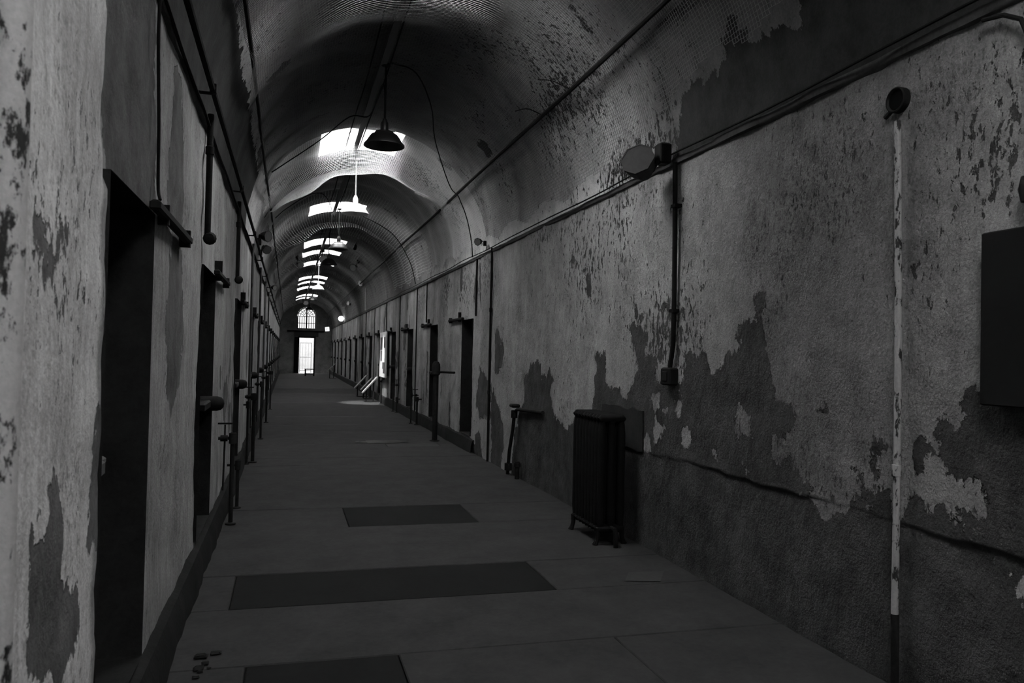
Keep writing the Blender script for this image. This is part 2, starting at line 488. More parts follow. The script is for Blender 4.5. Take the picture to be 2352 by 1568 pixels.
zt = [(-.08, 3.09, .045)]
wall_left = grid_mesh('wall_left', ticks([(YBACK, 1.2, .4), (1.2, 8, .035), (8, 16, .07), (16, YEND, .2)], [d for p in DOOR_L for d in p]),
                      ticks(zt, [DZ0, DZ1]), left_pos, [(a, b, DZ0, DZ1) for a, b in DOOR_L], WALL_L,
                      wall_attrs(LBARE + random_patches(21, 60, 7, YEND), [], lambda U, V: .10 - V + .1 * np.sin(U * 2.3), [(2.3, 1.9, .3, .5)], lambda U, V: np.clip(.9 * (U > 2.67) * (V > -1) + np.clip((U - 6) / 5, 0, 1) * (.35 + .35 * np.sin(U * 4.7) + .25 * np.sin(U * 8.9 + 1)) + .3 * np.exp(-((V - 3.1) / .15) ** 2), 0, 1)),  # paint darker past the near pier; distant dimness painted in
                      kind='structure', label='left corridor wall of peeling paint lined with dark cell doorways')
wall_right = grid_mesh('wall_right', ticks([(YBACK, 1.6, .4), (1.6, 9, .035), (9, 14, .06), (14, YEND, .2)], [d for p in DOOR_R for d in p]),
                       ticks([(-.08, .70, .045), (.70, .88, .010), (.88, 3.09, .045)], [DZ0, DZ1]), right_pos, [(a, b, DZ0, DZ1) for a, b in DOOR_R], WALL_R,
                       wall_attrs(RBARE + random_patches(4, 40, 16, YEND) + [[(y + (a - y) * .45, z) for a, z in p] for p in random_patches(14, 70, 11.5, 40) for y in [sum(q[0] for q in p) / len(p)]], RISLE, lambda U, V: np.where(U > 11.5, .15 - V, -.3),
                                  [(6.9, 2.45, 1.0, .75), (7.6, 2.95, 1.1, .2), (5.5, 1.75, .5, .35), (11.3, 2.8, .5, .35), (12.6, 2.6, .9, .5), (2.6, 2.5, .35, .5), (3.6, .9, .7, .15), (14.2, 2.8, .5, .3), (17.2, 2.7, .6, .4)],
                                  lambda U, V: np.clip(.75 * np.exp(-((U - 11.0) / .6) ** 2) * np.clip((V - .8) / 1.2, 0, 1) + .5 * np.exp(-((V - 3.06) / .10) ** 2) + .85 * np.exp(-((U - 3.8) / 1.05) ** 2) + np.clip((U - 10.5) / 6, 0, 1) * (.42 + .25 * np.sin(U * 5.3 + 1.2 * np.sin(V * 2)) + .2 * np.sin(U * 9.7 + 1 + .8 * np.sin(V * 3.1)) + .2 * np.sin(U * 3.1 + V * 1.7)), 0, 1)),  # stains by the first door and ledge; near and far dimness painted in
                       kind='structure', label='right corridor wall with large bare patches in flaking paint')

# ------------------------------------------------------------------ vault
TH0, TH1 = 75.0, 116.0
def vault_pos(U, V):
    t = np.radians(V)
    r = CR + bumps(U, V / 30, [(2.2, .012), (.5, .005)], 9)
    return CX + r * np.cos(t), U, SPR + r * np.sin(t)
VPOLY = [(1.0, -5), (1.0, 30), (2.6, 27), (3.3, 22), (3.7, 20.6), (3.8, 13.6), (3.93, 15.2), (4.04, 16.5), (4.18, 16.1), (4.35, 17.8), (4.47, 18.8), (4.59, 15.4), (4.83, 14.2), (4.93, 15.8), (5.13, 15.3), (5.27, 8), (5.4, 0), (5.5, -5)]
def vault_attrs(U, V):
    P = np.stack([U, V / 33.5], 1)                # degrees to metres of arc
    b = sdist(P, [(a, c / 33.5) for a, c in VPOLY])
    b = np.maximum(b, sdist(P, [(0.5, 4.52), (4.5, 4.55), (7.5, 4.6), (10.3, 4.62), (10.8, 4.9), (10.9, 5.5), (0.5, 5.5)]))
    for p in random_patches(77, 70, 4, 40):
        yc = sum(a for a, _ in p) / len(p); zc = sum(c for _, c in p) / len(p)
        q = [(yc + (y - yc) * .6, zc * 1.75 + (z - zc) * .35) for y, z in p]
        b = np.maximum(b, sdist(P, q))
    s = np.zeros(len(P))
    for cy, ct, ry, rt in ((6.9, 38, .9, 18), (6.5, 5, .8, 10), (12.6, 55, .5, 15), (12.5, 28, .4, 12), (12.5, 140, .5, 15)):
        s = np.maximum(s, np.exp(-((U - cy) / ry) ** 2 - ((V - ct) / rt) ** 2))
    return {'bare': np.clip(b, -.3, .3), 'speck': s, 'stain_shade': np.maximum(np.maximum(1.4 * np.clip((6.3 - U) / .9, 0, 1), 0), np.maximum(1.35 * np.clip((V - 54) / 22, 0, 1) * np.clip((146 - V) / 16, 0, 1), 1.4 * np.clip((U - 15) / 3, 0, 1)))}  # shade painted into the plaster: crown, near end and far stretch
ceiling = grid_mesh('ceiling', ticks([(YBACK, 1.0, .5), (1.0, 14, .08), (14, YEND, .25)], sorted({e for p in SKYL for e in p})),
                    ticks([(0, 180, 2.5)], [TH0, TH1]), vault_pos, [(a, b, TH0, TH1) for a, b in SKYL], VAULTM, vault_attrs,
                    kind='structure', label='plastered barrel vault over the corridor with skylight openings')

for i, (a, b) in enumerate(SKYL):
    w = empty('window_%d' % (i + 2), ((SKX0 + SKX1) / 2, (a + b) / 2, 4.8), kind='structure')
    m = MB()
    ths = [TH0 + (TH1 - TH0) * k / 12 for k in range(13)]
    for y, flip in ((a, 1), (b, 0)):
        lo = [(CX + CR * math.cos(math.radians(t)), y, SPR + CR * math.sin(math.radians(t))) for t in ths]
        hi = [(p[0], y, SHZ) for p in lo]
        n = len(lo)
        m.add(lo + hi, [(k, k + 1, n + k + 1, n + k) if flip else (k + 1, k, n + k, n + k + 1) for k in range(n - 1)])
    for th in (TH0, TH1):
        x, z = CX + CR * math.cos(math.radians(th)), SPR + CR * math.sin(math.radians(th))
        m.add([(x, a, z), (x, b, z), (x, b, SHZ), (x, a, SHZ)], [(0, 1, 2, 3)])
    m.build('shaft', SHAFT, w)
    f = MB()
    f.box(SKX0 - .06, SKX1 + .06, a - .06, a + .02, SHZ - .02, SHZ + .04).box(SKX0 - .06, SKX1 + .06, b - .02, b + .06, SHZ - .02, SHZ + .04)
    f.box(SKX0 - .06, SKX0 + .02, a, b, SHZ - .02, SHZ + .04).box(SKX1 - .02, SKX1 + .06, a, b, SHZ - .02, SHZ + .04)
    f.build('frame', IRON, w)
    MB().box(SKX0, SKX1, a, b, SHZ + .015, SHZ + .021).build('pane', GLASS, w)

# ------------------------------------------------------------------ floor: slabs divided by joints
floor = MB().box(LX - .6, RX + .6, YBACK, YEND + .3, -.25, -.03).build('floor', JOINT, kind='structure', label='worn concrete corridor floor of slabs and dark patches')
def slab(x0, x1, y0, y1, mat, dz=0.0, skew=0.0):
    g = .003
    x0 += g; x1 -= g; y0 += g; y1 -= g
    v = []
    for z, ins in ((-.03, 0), (-.006 + dz, 0), (dz, .006)):
        for x, y in ((x0 + ins, y0 + ins), (x1 - ins, y0 + ins), (x1 - ins, y1 - ins), (x0 + ins, y1 - ins)):
            v.append((x, y - skew * (x - 1.1), z))
    fs = [(8, 9, 10, 11)]
    for k in range(2):
        for i in range(4):
            j = (i + 1) % 4
            fs.append((k * 4 + i, k * 4 + j, k * 4 + 4 + j, k * 4 + 4 + i))
    return MB().add(v, fs).build('slab', mat, floor)
E0, E1 = LX - .02, RX + .02
rows = [(-7, -4, [E0, E1], [SLAB]), (-4, -1, [E0, E1], [SLAB]), (-1, 1.6, [E0, E1], [SLAB]), (1.6, 3.0, [E0, .585, E1], [SLAB, SLAB]),
        (3.0, 3.98, [E0, -.16, .585, 1.78, E1], [SLAB, SLABD, SLAB, SLAB]),
        (3.98, 4.86, [E0, E1], [SLAB]),
        (4.86, 5.58, [E0, -.30, 1.76, E1], [SLAB, SLABD, SLAB]),
        (5.58, 6.95, [E0, E1], [SLAB]),
        (6.95, 7.82, [E0, .56, 1.74, E1], [SLAB, SLABD, SLAB]),
        (7.82, 9.55, [E0, E1], [SLAB]), (9.55, 10.75, [E0, E1], [SLAB]), (10.75, 11.5, [E0, E1], [SLAB]),
        (11.5, 12.75, [E0, E1], [SLAB]), (12.75, 13.15, [E0, 1.62, 2.5, E1], [SLAB, SLABL, SLAB]), (13.15, 15.2, [E0, E1], [SLAB])]
for i, (y0, y1, xs, ms) in enumerate(rows):
    for k in range(len(ms)):
        slab(xs[k], xs[k + 1], y0, y1, ms[k], random.uniform(-.002, .002), .018 if y0 > 2 else 0)
y = 15.2
while y < YEND:
    y1 = min(y + random.uniform(1.4, 2.2), YEND)
    slab(E0, E1, y, y1, SLAB, random.uniform(-.002, .002))
    y = y1
# small pale patch by the wall and the wet spot far down the floor
MB().add([(2.28, 4.92, .006), (2.52, 4.86, .006), (2.66, 5.08, .006), (2.40, 5.12, .006)], [(0, 1, 2, 3)]).build('floor_patch', SLABL, floor)
pv = [(1.62 + .42 * math.cos(6.283 * k / 20) * (1 + .2 * math.sin(3 * k)), 13.42 + .22 * math.sin(6.283 * k / 20) * (1 + .15 * math.cos(2 * k)), .0065) for k in range(20)]
MB().add(pv, [tuple(range(20))]).build('puddle', PUDDLE, floor)

# ------------------------------------------------------------------ kerbs, ledges, closing walls
def kerb(name, x0, sx, y0, y1, hgt, thick, seed, gaps=()):
    rng = np.random.RandomState(seed)
    ys = ticks([(y0, min(16, y1), .12), (min(16, y1), y1, .5)], [])
    v, f = [], []
    for yy in ys:
        e = .005 * math.sin(yy * 5 + seed) + rng.uniform(-.006, .006)
        t, hh = thick + e, hgt + e * 1.2
        v += [(x0 + sx * t, yy, -.02), (x0 + sx * t * .92, yy, hh * .55), (x0 + sx * t * .55, yy, hh * .9), (x0 - sx * .03, yy, hh + .01)]
    for i in range(len(ys) - 1):
        for k in range(3):
            a = i * 4 + k
            f.append((a, a + 1, a + 5, a + 4))
    return MB().add(v, f).build(name, KERB, None, True, kind='structure')
kerb('baseboard_left', LX, 1, YBACK, YEND, .21, .075, 1)['label'] = 'dirty rounded plaster kerb along the left wall'
kerb('baseboard_right', RX, -1, 11.75, YEND, .22, .07, 2)['label'] = 'dirty plaster kerb below the right hand cells'

def ledge(name, x, sx, lab):
    m = MB()
    ys = ticks([(YBACK, 1, 1.0), (1, 16, .1), (16, YEND, .6)], [])
    v, f = [], []
    for yy in ys:
        e = .006 * math.sin(yy * 7.3) + random.uniform(-.004, .004)
        pr = [(-.01, 3.035 + e), (.016 + e, 3.045), (.022 + e, 3.06 + e), (.022 + e, 3.088), (-.02, 3.10)]
        v += [(x + sx * a, yy, b) for a, b in pr]
    for i in range(len(ys) - 1):
        for k in range(4):
            a = i * 5 + k
            f.append((a, a + 1, a + 6, a + 5))
    o = m.add(v, f).build(name, LEDGE, None, True, kind='structure', label=lab)
ledge('trim_1', RX, -1, 'narrow plaster ledge where the vault springs from the right wall')
ledge('trim_2', LX, 1, 'narrow plaster ledge where the vault springs from the left wall')

MB().add([(LX - 1, YBACK, -.1), (RX + 1, YBACK, -.1), (RX + 1, YBACK, 5.2), (LX - 1, YBACK, 5.2)], [(0, 1, 2, 3)]).build('wall_back', ENDW, kind='structure', label='closing wall at the near end of the corridor behind the viewer')

# ------------------------------------------------------------------ cell doorways: reveal, leaf, sliding track, lock
def doorway(n, y0, y1, side):
    x = LX if side < 0 else RX
    s = -1 if side < 0 else 1                       # into the cell
    o = empty('door_%d' % n, (x, (y0 + y1) / 2, DZ0), kind='structure')
    d = .56
    m = MB()
    yi0, yi1 = y0, y1
    xa, xb = x - s * .02, x + s * d
    m.add([(xa, yi0, DZ0), (xb, yi0, DZ0), (xb, yi0, DZ1), (xa, yi0, DZ1)], [(0, 1, 2, 3)])
    m.add([(xa, yi1, DZ0), (xb, yi1, DZ0), (xb, yi1, DZ1), (xa, yi1, DZ1)], [(3, 2, 1, 0)])
    m.add([(xa, yi0, DZ1), (xb, yi0, DZ1), (xb, yi1, DZ1), (xa, yi1, DZ1)], [(0, 1, 2, 3)])
    m.add([(xa, yi0, DZ0), (xb, yi0, DZ0), (xb, yi1, DZ0), (xa, yi1, DZ0)], [(3, 2, 1, 0)])
    m.build('reveal', REVEAL, o)
    # timber leaf set deep in the opening, in three boards with battens
    lf = MB()
    w = (y1 - y0) / 3
    x0, x1 = sorted((x + s * .36, x + s * .41))
    for k in range(3):
        lf.box(x0, x1, y0 + k * w + .004, y0 + (k + 1) * w - .004, DZ0 + .005, DZ1 - .005)
    bx0, bx1 = sorted((x + s * .33, x + s * .37))
    for z in (.5, 1.75):
        lf.box(bx0, bx1, y0 + .03, y1 - .03, z, z + .12)
    bx0, bx1 = sorted((x + s * .40, x + s * .55))
    lf.box(bx0, bx1, y0 - .02, y1 + .02, DZ0 - .02, DZ1 + .02)
    lf.build('leaf', DARKWOOD, o)  # its near-black colour stands in for the dark cell inside
    # iron track the door slides along, reaching past the far jamb
    tr = MB()
    tx0, tx1 = sorted((x - s * .06, x - s * .015))
    e = y1 + 1.0
    tr.box(tx0, tx1, y1 - .12, e, DZ1 - .0, DZ1 + .045, None, .01)
    tr.build('track', IRON, o)
    br = MB()
    bx0, bx1 = sorted((x - s * .055, x + s * .02))
    br.box(bx0, bx1, y1 + .15, y1 + .175, DZ1 - .02, DZ1 + (.07 if n == 1 else .14))
    br.box(bx0, bx1, e - .08, e - .04, DZ1 - .02, DZ1 + .07)
    br.build('track_bracket', IRON, o)
    return o
n = 0
for i, (a, b) in enumerate(DOOR_L):
    n += 1
    o = doorway(n, a, b, -1)
    yc = b - .06
    if i == 0:       # sliding bolt on the nearest door
        lk = MB().box(LX - .13, LX - .09, a + .04, b - .25, 1.09, 1.12, None, .008).build('bolt', STEEL, o)
        MB().box(LX - .15, LX - .10, a + .06, a + .45, 1.12, 1.17, None, .01).box(LX - .14, LX - .07, a + .40, a + .50, 1.06, 1.12, None, .01).build('bolt_plate', STEEL, lk)
        MB().box(LX - .14, LX - .08, a + .30, a + .38, 1.0, 1.06, None, .012).build('padlock', STEEL, lk)
    else:            # rounded lock case standing out from the jamb
        prof = [(.0, .10), (.03, .095), (.05, .075), (.058, .045), (.058, -.12), (0, -.12)]
        lm = MB().lathe(prof, 16, ROTY(math.pi / 2), (LX + .015, yc, 1.12))
        lm.box(LX - .1, LX + .02, yc - .5, yc, 1.09, 1.15, None, .01)
        lm.build('lock', IRON, o, True)
for i, (a, b) in enumerate(DOOR_R):
    n += 1
    o = doorway(n, a, b, 1)
    if i > 0:
        prof = [(.0, .10), (.03, .095), (.05, .075), (.058, .045), (.058, -.12), (0, -.12)]
        MB().lathe(prof, 16, ROTY(-math.pi / 2), (RX - .015, a + .06, 1.15)).box(RX - .03, RX + .1, a, b + (.9 if i == 3 else 0), 1.12, 1.18, None, .01).build('lock', IRON, o, True)

# ------------------------------------------------------------------ far end: door, arched window, beam
EDX0, EDX1, EDZ = .68, 1.70, 2.42
EWX0, EWX1, EWZ0, EWS = .55, 1.77, 3.0, 3.86
def end_wall():
    m = MB()
    ew = (EWX1 - EWX0) / 2; ec = (EWX0 + EWX1) / 2
    us = ticks([(LX - .3, RX + .3, .1)], [EDX0, EDX1, EWX0, EWX1])
    vs = ticks([(0, 5.2, .1)], [EDZ, EWZ0])
    def inside(x, z):
        if EDX0 < x < EDX1 and z < EDZ: return True
        if EWX0 < x < EWX1 and EWZ0 < z:
            if z < EWS: return True
            return ((x - ec) / ew) ** 2 + ((z - EWS) / ew) ** 2 < 1
        return False
    v, f = [], []
    # finer cells give the arch its curve
    us = ticks([(LX - .3, RX + .3, .03)], [EDX0, EDX1, EWX0, EWX1]); vs = ticks([(0, 5.2, .03)], [EDZ, EWZ0])
    for x in us:
        for z in vs:
            v.append((x, YEND, z))
    nv = len(vs)
    for i in range(len(us) - 1):
        for j in range(nv - 1):
            if not inside((us[i] + us[i + 1]) / 2, (vs[j] + vs[j + 1]) / 2):
                a = i * nv + j
                f.append((a, a + nv, a + nv + 1, a + 1))
    o = m.add(v, f).build('wall_end', ENDW, kind='structure', label='end wall with a bright doorway below an arched window')
    # reveals through the thickness of the wall
    d = .45
    r = MB()
    def strip(pts):
        lo = [(x, YEND, z) for x, z in pts]; hi = [(x, YEND + d, z) for x, z in pts]
        k = len(pts)
        r.add(lo + hi, [(i, i + 1, k + i + 1, k + i) for i in range(k - 1)])
    strip([(EDX0, 0), (EDX0, EDZ), (EDX1, EDZ), (EDX1, 0)])
    arch = [(ec + ew * math.cos(math.pi * k / 24), EWS + ew * math.sin(math.pi * k / 24)) for k in range(25)]
    strip([(EWX0, EWZ0), (EWX1, EWZ0)] + arch + [(EWX0, EWZ0)])
    r.build('end_reveal', SHAFT, o)
    # arched iron window
    w = empty('window_1', (ec, YEND + .2, EWZ0), kind='structure')
    fr = MB()
    Y = YEND + .2
    fr.tube([(EWX0 + .03, Y, EWZ0)] + [(EWX0 + .03, Y, EWS)] + [(ec + (ew - .03) * math.cos(t), Y, EWS + (ew - .03) * math.sin(t)) for t in [math.pi * (1 - k / 20) for k in range(21)]] + [(EWX1 - .03, Y, EWZ0)], .03, 6)
    fr.box(EWX0, EWX1, Y - .04, Y + .04, EWZ0, EWZ0 + .06)
    fr.box(ec - .045, ec + .045, Y - .05, Y + .05, EWZ0, EWS + ew)
    fr.build('frame', IRON, w)
    for k in range(1, 8):
        if k == 4: continue
        x = EWX0 + (EWX1 - EWX0) * k / 8
        MB().box(x - .02, x + .02, Y - .02, Y + .015, EWZ0, EWS).build('glazing_bar', IRON, w)
    for z in (EWZ0 + .40, EWS):
        MB().box(EWX0, EWX1, Y - .015, Y + .015, z - .02, z + .02).build('glazing_bar', IRON, w)
    for k in range(1, 8):
        t = math.pi * k / 8
        MB().tube([(ec + .2 * math.cos(t), Y, EWS + .2 * math.sin(t)), (ec + ew * math.cos(t), Y, EWS + ew * math.sin(t))], .02, 5).build('glazing_bar', IRON, w)
    for rr in (.2, .42):
        MB().tube([(ec + rr * math.cos(math.pi * k / 16), Y, EWS + rr * math.sin(math.pi * k / 16)) for k in range(17)], .018, 5).build('glazing_bar', IRON, w)
    gp = MB()
    pts = [(EWX0, Y, EWZ0), (EWX1, Y, EWZ0)] + [(p[0], Y, p[1]) for p in arch]
    gp.add(pts, [tuple(range(len(pts)))])
    gp.build('pane', GLASS, w)
    # door frame, open leaf and threshold
    dd = empty('door_%d' % (n + 1), ((EDX0 + EDX1) / 2, YEND, 0), kind='structure')
    fm = MB()
    fm.box(EDX0 - .05, EDX0 + .04, YEND - .06, YEND + .1, 0, EDZ + .06).box(EDX1 - .03, EDX1 + .07, YEND - .06, YEND + .1, 0, EDZ + .06).box(EDX0 - .05, EDX1 + .07, YEND - .06, YEND + .1, EDZ - .02, EDZ + .08)
    fm.build('frame', IRON, dd)
    lf = MB()
    lf.box(EDX0 - .28, EDX0 - .04, YEND - .62, YEND - .05, .04, EDZ + .02, None, .01)
    for z in (.5, 1.2, 1.9):
        lf.box(EDX0 - .03, EDX0 - .01, YEND - .6, YEND - .08, z, z + .07)
    lf.build('leaf', DARKWOOD, dd)
    # iron beam across and transom panel below it
    MB().box(-.10, 2.34, YEND - .22, YEND - .10, 2.80, 2.90, None, .01).build('cross_beam', IRON, None, label='black iron beam across the end wall under the arched window', category='beam')
    MB().box(EDX0 - .30, EDX1 + .25, YEND - .10, YEND + .0, 2.50, 2.80, None, .01).build('transom_panel', mottled('transom_board', .05, .3, 5), None, label='dark board over the bright doorway below the iron beam', category='panel')
end_wall()
# the yard outside the end door
MB().box(-8, 10, YEND + .45, YEND + 16, -.2, -.02).build('ground_outside', GROUND, kind='structure', label='paving of the yard outside the end door')
MB().box(-14, 16, YEND + 13, YEND + 13.6, -.2, 9).build('wall_outside', YARDW, kind='structure', label='high stone wall across the yard outside the end door')
yw = empty('gate', (1.2, YEND + 2.2, -.02), label='pale metal gate seen through the bright end doorway', category='gate')
g = MB()
for x in (.80, 1.58): g.box(x - .03, x + .03, YEND + 2.17, YEND + 2.23, -.02, 2.1)
for z in (.12, 1.05, 2.05): g.box(.80, 1.58, YEND + 2.18, YEND + 2.22, z, z + .05)
g.build('gate_frame', GATE, yw)
for k in range(1, 4):
    x = .80 + .78 * k / 4
    MB().box(x - .01, x + .01, YEND + 2.19, YEND + 2.21, .12, 2.05).build('bar', GATE, yw)

# ------------------------------------------------------------------ boards and cables along the crown
def on_vault(y, th, r):
    t = math.radians(th)
    return (CX + r * math.cos(t), y, SPR + r * math.sin(t))
MB().box(.89, .96, 1.2, YEND - .1, 4.70, 4.722).build('crown_board', BOARD, None, label='long pale board running along the crown of the vault', category='board')
for x, z, lab in ((.78, 4.705, 'thin black cable along the left edge of the crown board'), (.985, 4.715, 'thin black cable along the right edge of the crown board')):
    MB().tube([(x + .01 * math.sin(k), 1.2 + k * 1.0, z - .012 * (k % 3)) for k in range(53)], .009, 5).build('cable', RUBBER, None, True, label=lab, category='cable')

# steel rope the nets are tied to, on both haunches
for th, r, rad, lab in ((35.5, 1.645, .022, 'dark steel pipe along the right haunch carrying the net'), (152.5, 1.645, .016, 'dark steel pipe along the left haunch carrying the net')):
    pts = [on_vault(1.2 + k * .8, th + .25 * math.sin(k * .7), r) for k in range(66)]
    MB().tube(pts, rad, 7).build('net_pipe', IRON, None, True, label=lab, category='pipe')

# ------------------------------------------------------------------ safety nets under the vault
def net_offset(Y, T):
    """how far the net hangs off the plaster"""
    off = np.full_like(Y, .055)
    for a, b in SKYL:
        if b - a < 1.1 or b < 2:
            continue
        c = b + .22
        g = np.exp(-((Y - c) / .55) ** 2)
        k_ = .30 if b < 8 else 1.0
        off = off + k_ * g * (.25 * np.exp(-((T - 94) / 22) ** 2) + .36 * np.exp(-((T - 130) / 20) ** 2) + .24 * np.exp(-((T - 58) / 17) ** 2))
    for tt in (35.5, 152.5):
        off = off - .0 * T
    off = off + .018 * np.sin(Y * 3.1) * np.sin(np.radians(T) * 5) + .012 * np.sin(Y * 7.7 + T * .1)
    return np.maximum(off, .025)
def net_pos(Y, T):
    r = CR - net_offset(Y, T)
    t = np.radians(T)
    return np.stack([CX + r * np.cos(t), Y, SPR + r * np.sin(t)], -1)
def net_keep(Y, T):
    lo = np.where(Y < 5.0, 17.5 - 1.5 * np.cos(Y * 9), np.where(Y < 6.3, 17.5 - (Y - 5.0) / 1.3 * 15, 2.5 + 4.5 * np.abs(np.sin((Y - 6.3) * 2.3))))
    hi = 158 - 4.0 * np.abs(np.sin(Y * 1.3))
    return (T > lo) & (T < hi)
def net(name, y0, y1, cell, rad, sides, lab, mat=None):
    ny = int((y1 - y0) / cell) + 1
    dt = math.degrees(cell / 1.65)
    nt = int(160 / dt)
    ys = np.linspace(y0, y1, ny); ts = 1.5 + dt * np.arange(nt)
    Y, T = np.meshgrid(ys, ts, indexing='ij')
    jr = np.random.RandomState(int(y0 * 10))
    Tj = T + dt * .25 * np.sin(Y * 1.9) + jr.normal(0, dt * .05, T.shape)
    Yj = Y + cell * .9 * np.sin(np.radians(T) * 3 + Y) + jr.normal(0, cell * .05, Y.shape)
    P = net_pos(Yj, Tj)
    K = net_keep(Yj, Tj)
    V, F, base = [], [], 0
    Nrm = np.stack([np.cos(np.radians(Tj)), np.zeros_like(Yj), np.sin(np.radians(Tj))], -1)
    for axis in (0, 1):
        if axis == 0:
            A = np.moveaxis(P, 0, 0); N = Nrm; kk = K
        else:
            A = np.swapaxes(P, 0, 1); N = np.swapaxes(Nrm, 0, 1); kk = K.T
        side = np.gradient(A, axis=0)
        side = np.cross(side, N)
        side /= np.linalg.norm(side, axis=-1, keepdims=True) + 1e-9
        if sides == 3:
            ring = [A + N * rad, A - N * rad * .5 + side * rad * .87, A - N * rad * .5 - side * rad * .87]
        else:
            ring = [A + side * rad, A - side * rad]
        R = np.stack(ring, 2)                                  # (i, j, s, 3)
        ni, nj, ns = R.shape[:3]
        idx = np.arange(ni * nj * ns).reshape(ni, nj, ns) + base
        base += ni * nj * ns
        V.append(R.reshape(-1, 3))
        ok = kk[:-1] & kk[1:]
        for s_ in range(ns if ns == 3 else 1):
            s2 = (s_ + 1) % ns
            q = np.stack([idx[:-1, :, s_], idx[:-1, :, s2], idx[1:, :, s2], idx[1:, :, s_]], -1)[ok]
            F.append(q)
    V = np.concatenate(V); F = np.concatenate(F)
    used = np.unique(F)
    remap = np.zeros(len(V), int); remap[used] = np.arange(len(used))
    V = V[used]; F = remap[F]
    me = bpy.data.meshes.new(name)
    me.vertices.add(len(V)); me.vertices.foreach_set('co', V.astype(np.float32).ravel())
    me.loops.add(F.size); me.loops.foreach_set('vertex_index', F.astype(np.int32).ravel())
    me.polygons.add(len(F))
    me.polygons.foreach_set('loop_start', np.arange(0, F.size, 4, dtype=np.int32))
    me.update(calc_edges=True)
    me.materials.append(mat or NETM)
    o = bpy.data.objects.new(name, me)
    COL.objects.link(o)
    o['label'] = lab; o['category'] = 'net'; o['group'] = 'safety nets under the vault'
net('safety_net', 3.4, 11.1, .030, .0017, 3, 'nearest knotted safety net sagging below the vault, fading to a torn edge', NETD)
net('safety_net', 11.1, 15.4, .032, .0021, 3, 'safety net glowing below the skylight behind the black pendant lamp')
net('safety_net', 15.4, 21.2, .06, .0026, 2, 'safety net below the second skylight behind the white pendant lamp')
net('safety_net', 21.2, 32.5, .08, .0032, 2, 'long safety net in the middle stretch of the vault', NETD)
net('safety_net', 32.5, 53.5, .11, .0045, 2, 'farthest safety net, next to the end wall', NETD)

# ------------------------------------------------------------------ pendant lamps
def pendant(shade_mat, rod_mat, rod_len):
    t = empty('pendant_lamp', (0, 0, 0), category='pendant lamp', group='pendant lamps along the crown')
    # local origin at the rim of the shade
    MB().tube([(0, 0, .27), (0, 0, .27 + rod_len)], .012, 8).build('rod', rod_mat, t, True)
    MB().lathe([(0, .30), (.022, .30), (.03, .275), (.042, .255), (.045, .17), (.05, .165), (.05, .15), (.0, .15)], 20).build('socket', shade_mat, t, True)
    MB().lathe([(.05, .165), (.10, .158), (.108, .140), (.145, .122), (.170, .088), (.192, .050), (.222, .016), (.224, 0), (.218, .002), (.19, .05), (.16, .092), (.12, .12), (.05, .14)], 40).build('shade', shade_mat, t, True)
    MB().lathe([(0, -.025), (.02, -.018), (.03, .005), (.028, .03), (.018, .06), (.014, .14)], 16).build('bulb', BULB, t, True)
    MB().lathe([(0, .27 + rod_len + .0), (.05, .27 + rod_len), (.05, .25 + rod_len), (.02, .235 + rod_len)], 16).build('canopy', rod_mat, t, True)
    return t
PL = [(.955, 8.5, 3.81, 'b', 'black enamel pendant lamp nearest the viewer, against the first skylight'),
      (1.0, 12.85, 3.81, 'w', 'white enamel pendant lamp on a pale rod below the first net'),
      (1.02, 17.5, 3.81, 'b', 'dark pendant lamp third along the corridor'),
      (.98, 21.0, 3.84, 'b', 'dark pendant lamp fourth along the corridor'),
      (1.02, 29.5, 3.82, 'w', 'small white pendant lamp far down the corridor'),
      (1.0, 36.0, 3.82, 'b', 'distant dark pendant lamp before the last skylights'),
      (1.07, 44.4, 3.82, 'b', 'farthest dark pendant lamp in front of the arched window')]
protos = {'b': pendant(BLACKEN, IRON, .64), 'w': pendant(WHITEEN, PALE, .64)}
used = set()
for x, y, z, k, lab in PL:
    o = protos[k] if k not in used else copy_tree(protos[k])
    used.add(k)
    o.location = (x, y, z)
    o['label'] = lab

# wires swagged over the vault to the lamps
def wire(pts, r, lab, name='wire'):
    P = [Vector(p) for p in pts]
    P = [P[0] * 2 - P[1]] + P + [P[-1] * 2 - P[-2]]
    c = []
    for i in range(1, len(P) - 2):
        for k in range(6):
            u = k / 6
            a, b, d, e = P[i - 1], P[i], P[i + 1], P[i + 2]
            c.append(.5 * (2 * b + (d - a) * u + (2 * a - 5 * b + 4 * d - e) * u * u + (3 * b - a - 3 * d + e) * u ** 3))
    c.append(P[-2])
    MB().tube(c, r, 6).build(name, RUBBER, None, True, label=lab, category='wire')
wire([(-.27, 10.76, 3.92), (.34, 11.10, 4.49), (.70, 10.4, 4.66), (.96, 10.3, 4.68), (.96, 8.8, 4.60), (.957, 8.5, 4.10)], .008, 'black wire swagged from the left haunch to the nearest lamp')
wire([(1.0, 8.5, 4.74), (1.3, 8.6, 4.70), (1.62, 9.4, 4.60), (1.9, 10.6, 4.50), (2.32, 11.65, 4.15), (2.46, 11.62, 3.98)], .008, 'black wire from the nearest lamp across to the right haunch')
wire([(-.28, 14.37, 3.9), (-.08, 14.73, 4.16), (.38, 14.91, 4.50), (.71, 16.2, 4.64), (1.02, 17.5, 4.10)], .008, 'black wire across the vault behind the white lamp')
wire([(2.46, 11.62, 3.98), (2.62, 11.75, 3.7), (2.72, 11.8, 3.35), (2.76, 11.85, 3.08)], .008, 'black wire running down the right haunch to the ledge')
wire([(1.1, 17.2, 4.70), (1.9, 17.4, 4.40), (2.3, 17.45, 4.12), (2.62, 17.5, 3.6), (2.76, 17.5, 3.12)], .010, 'black wire bent over the vault beside the third lamp')
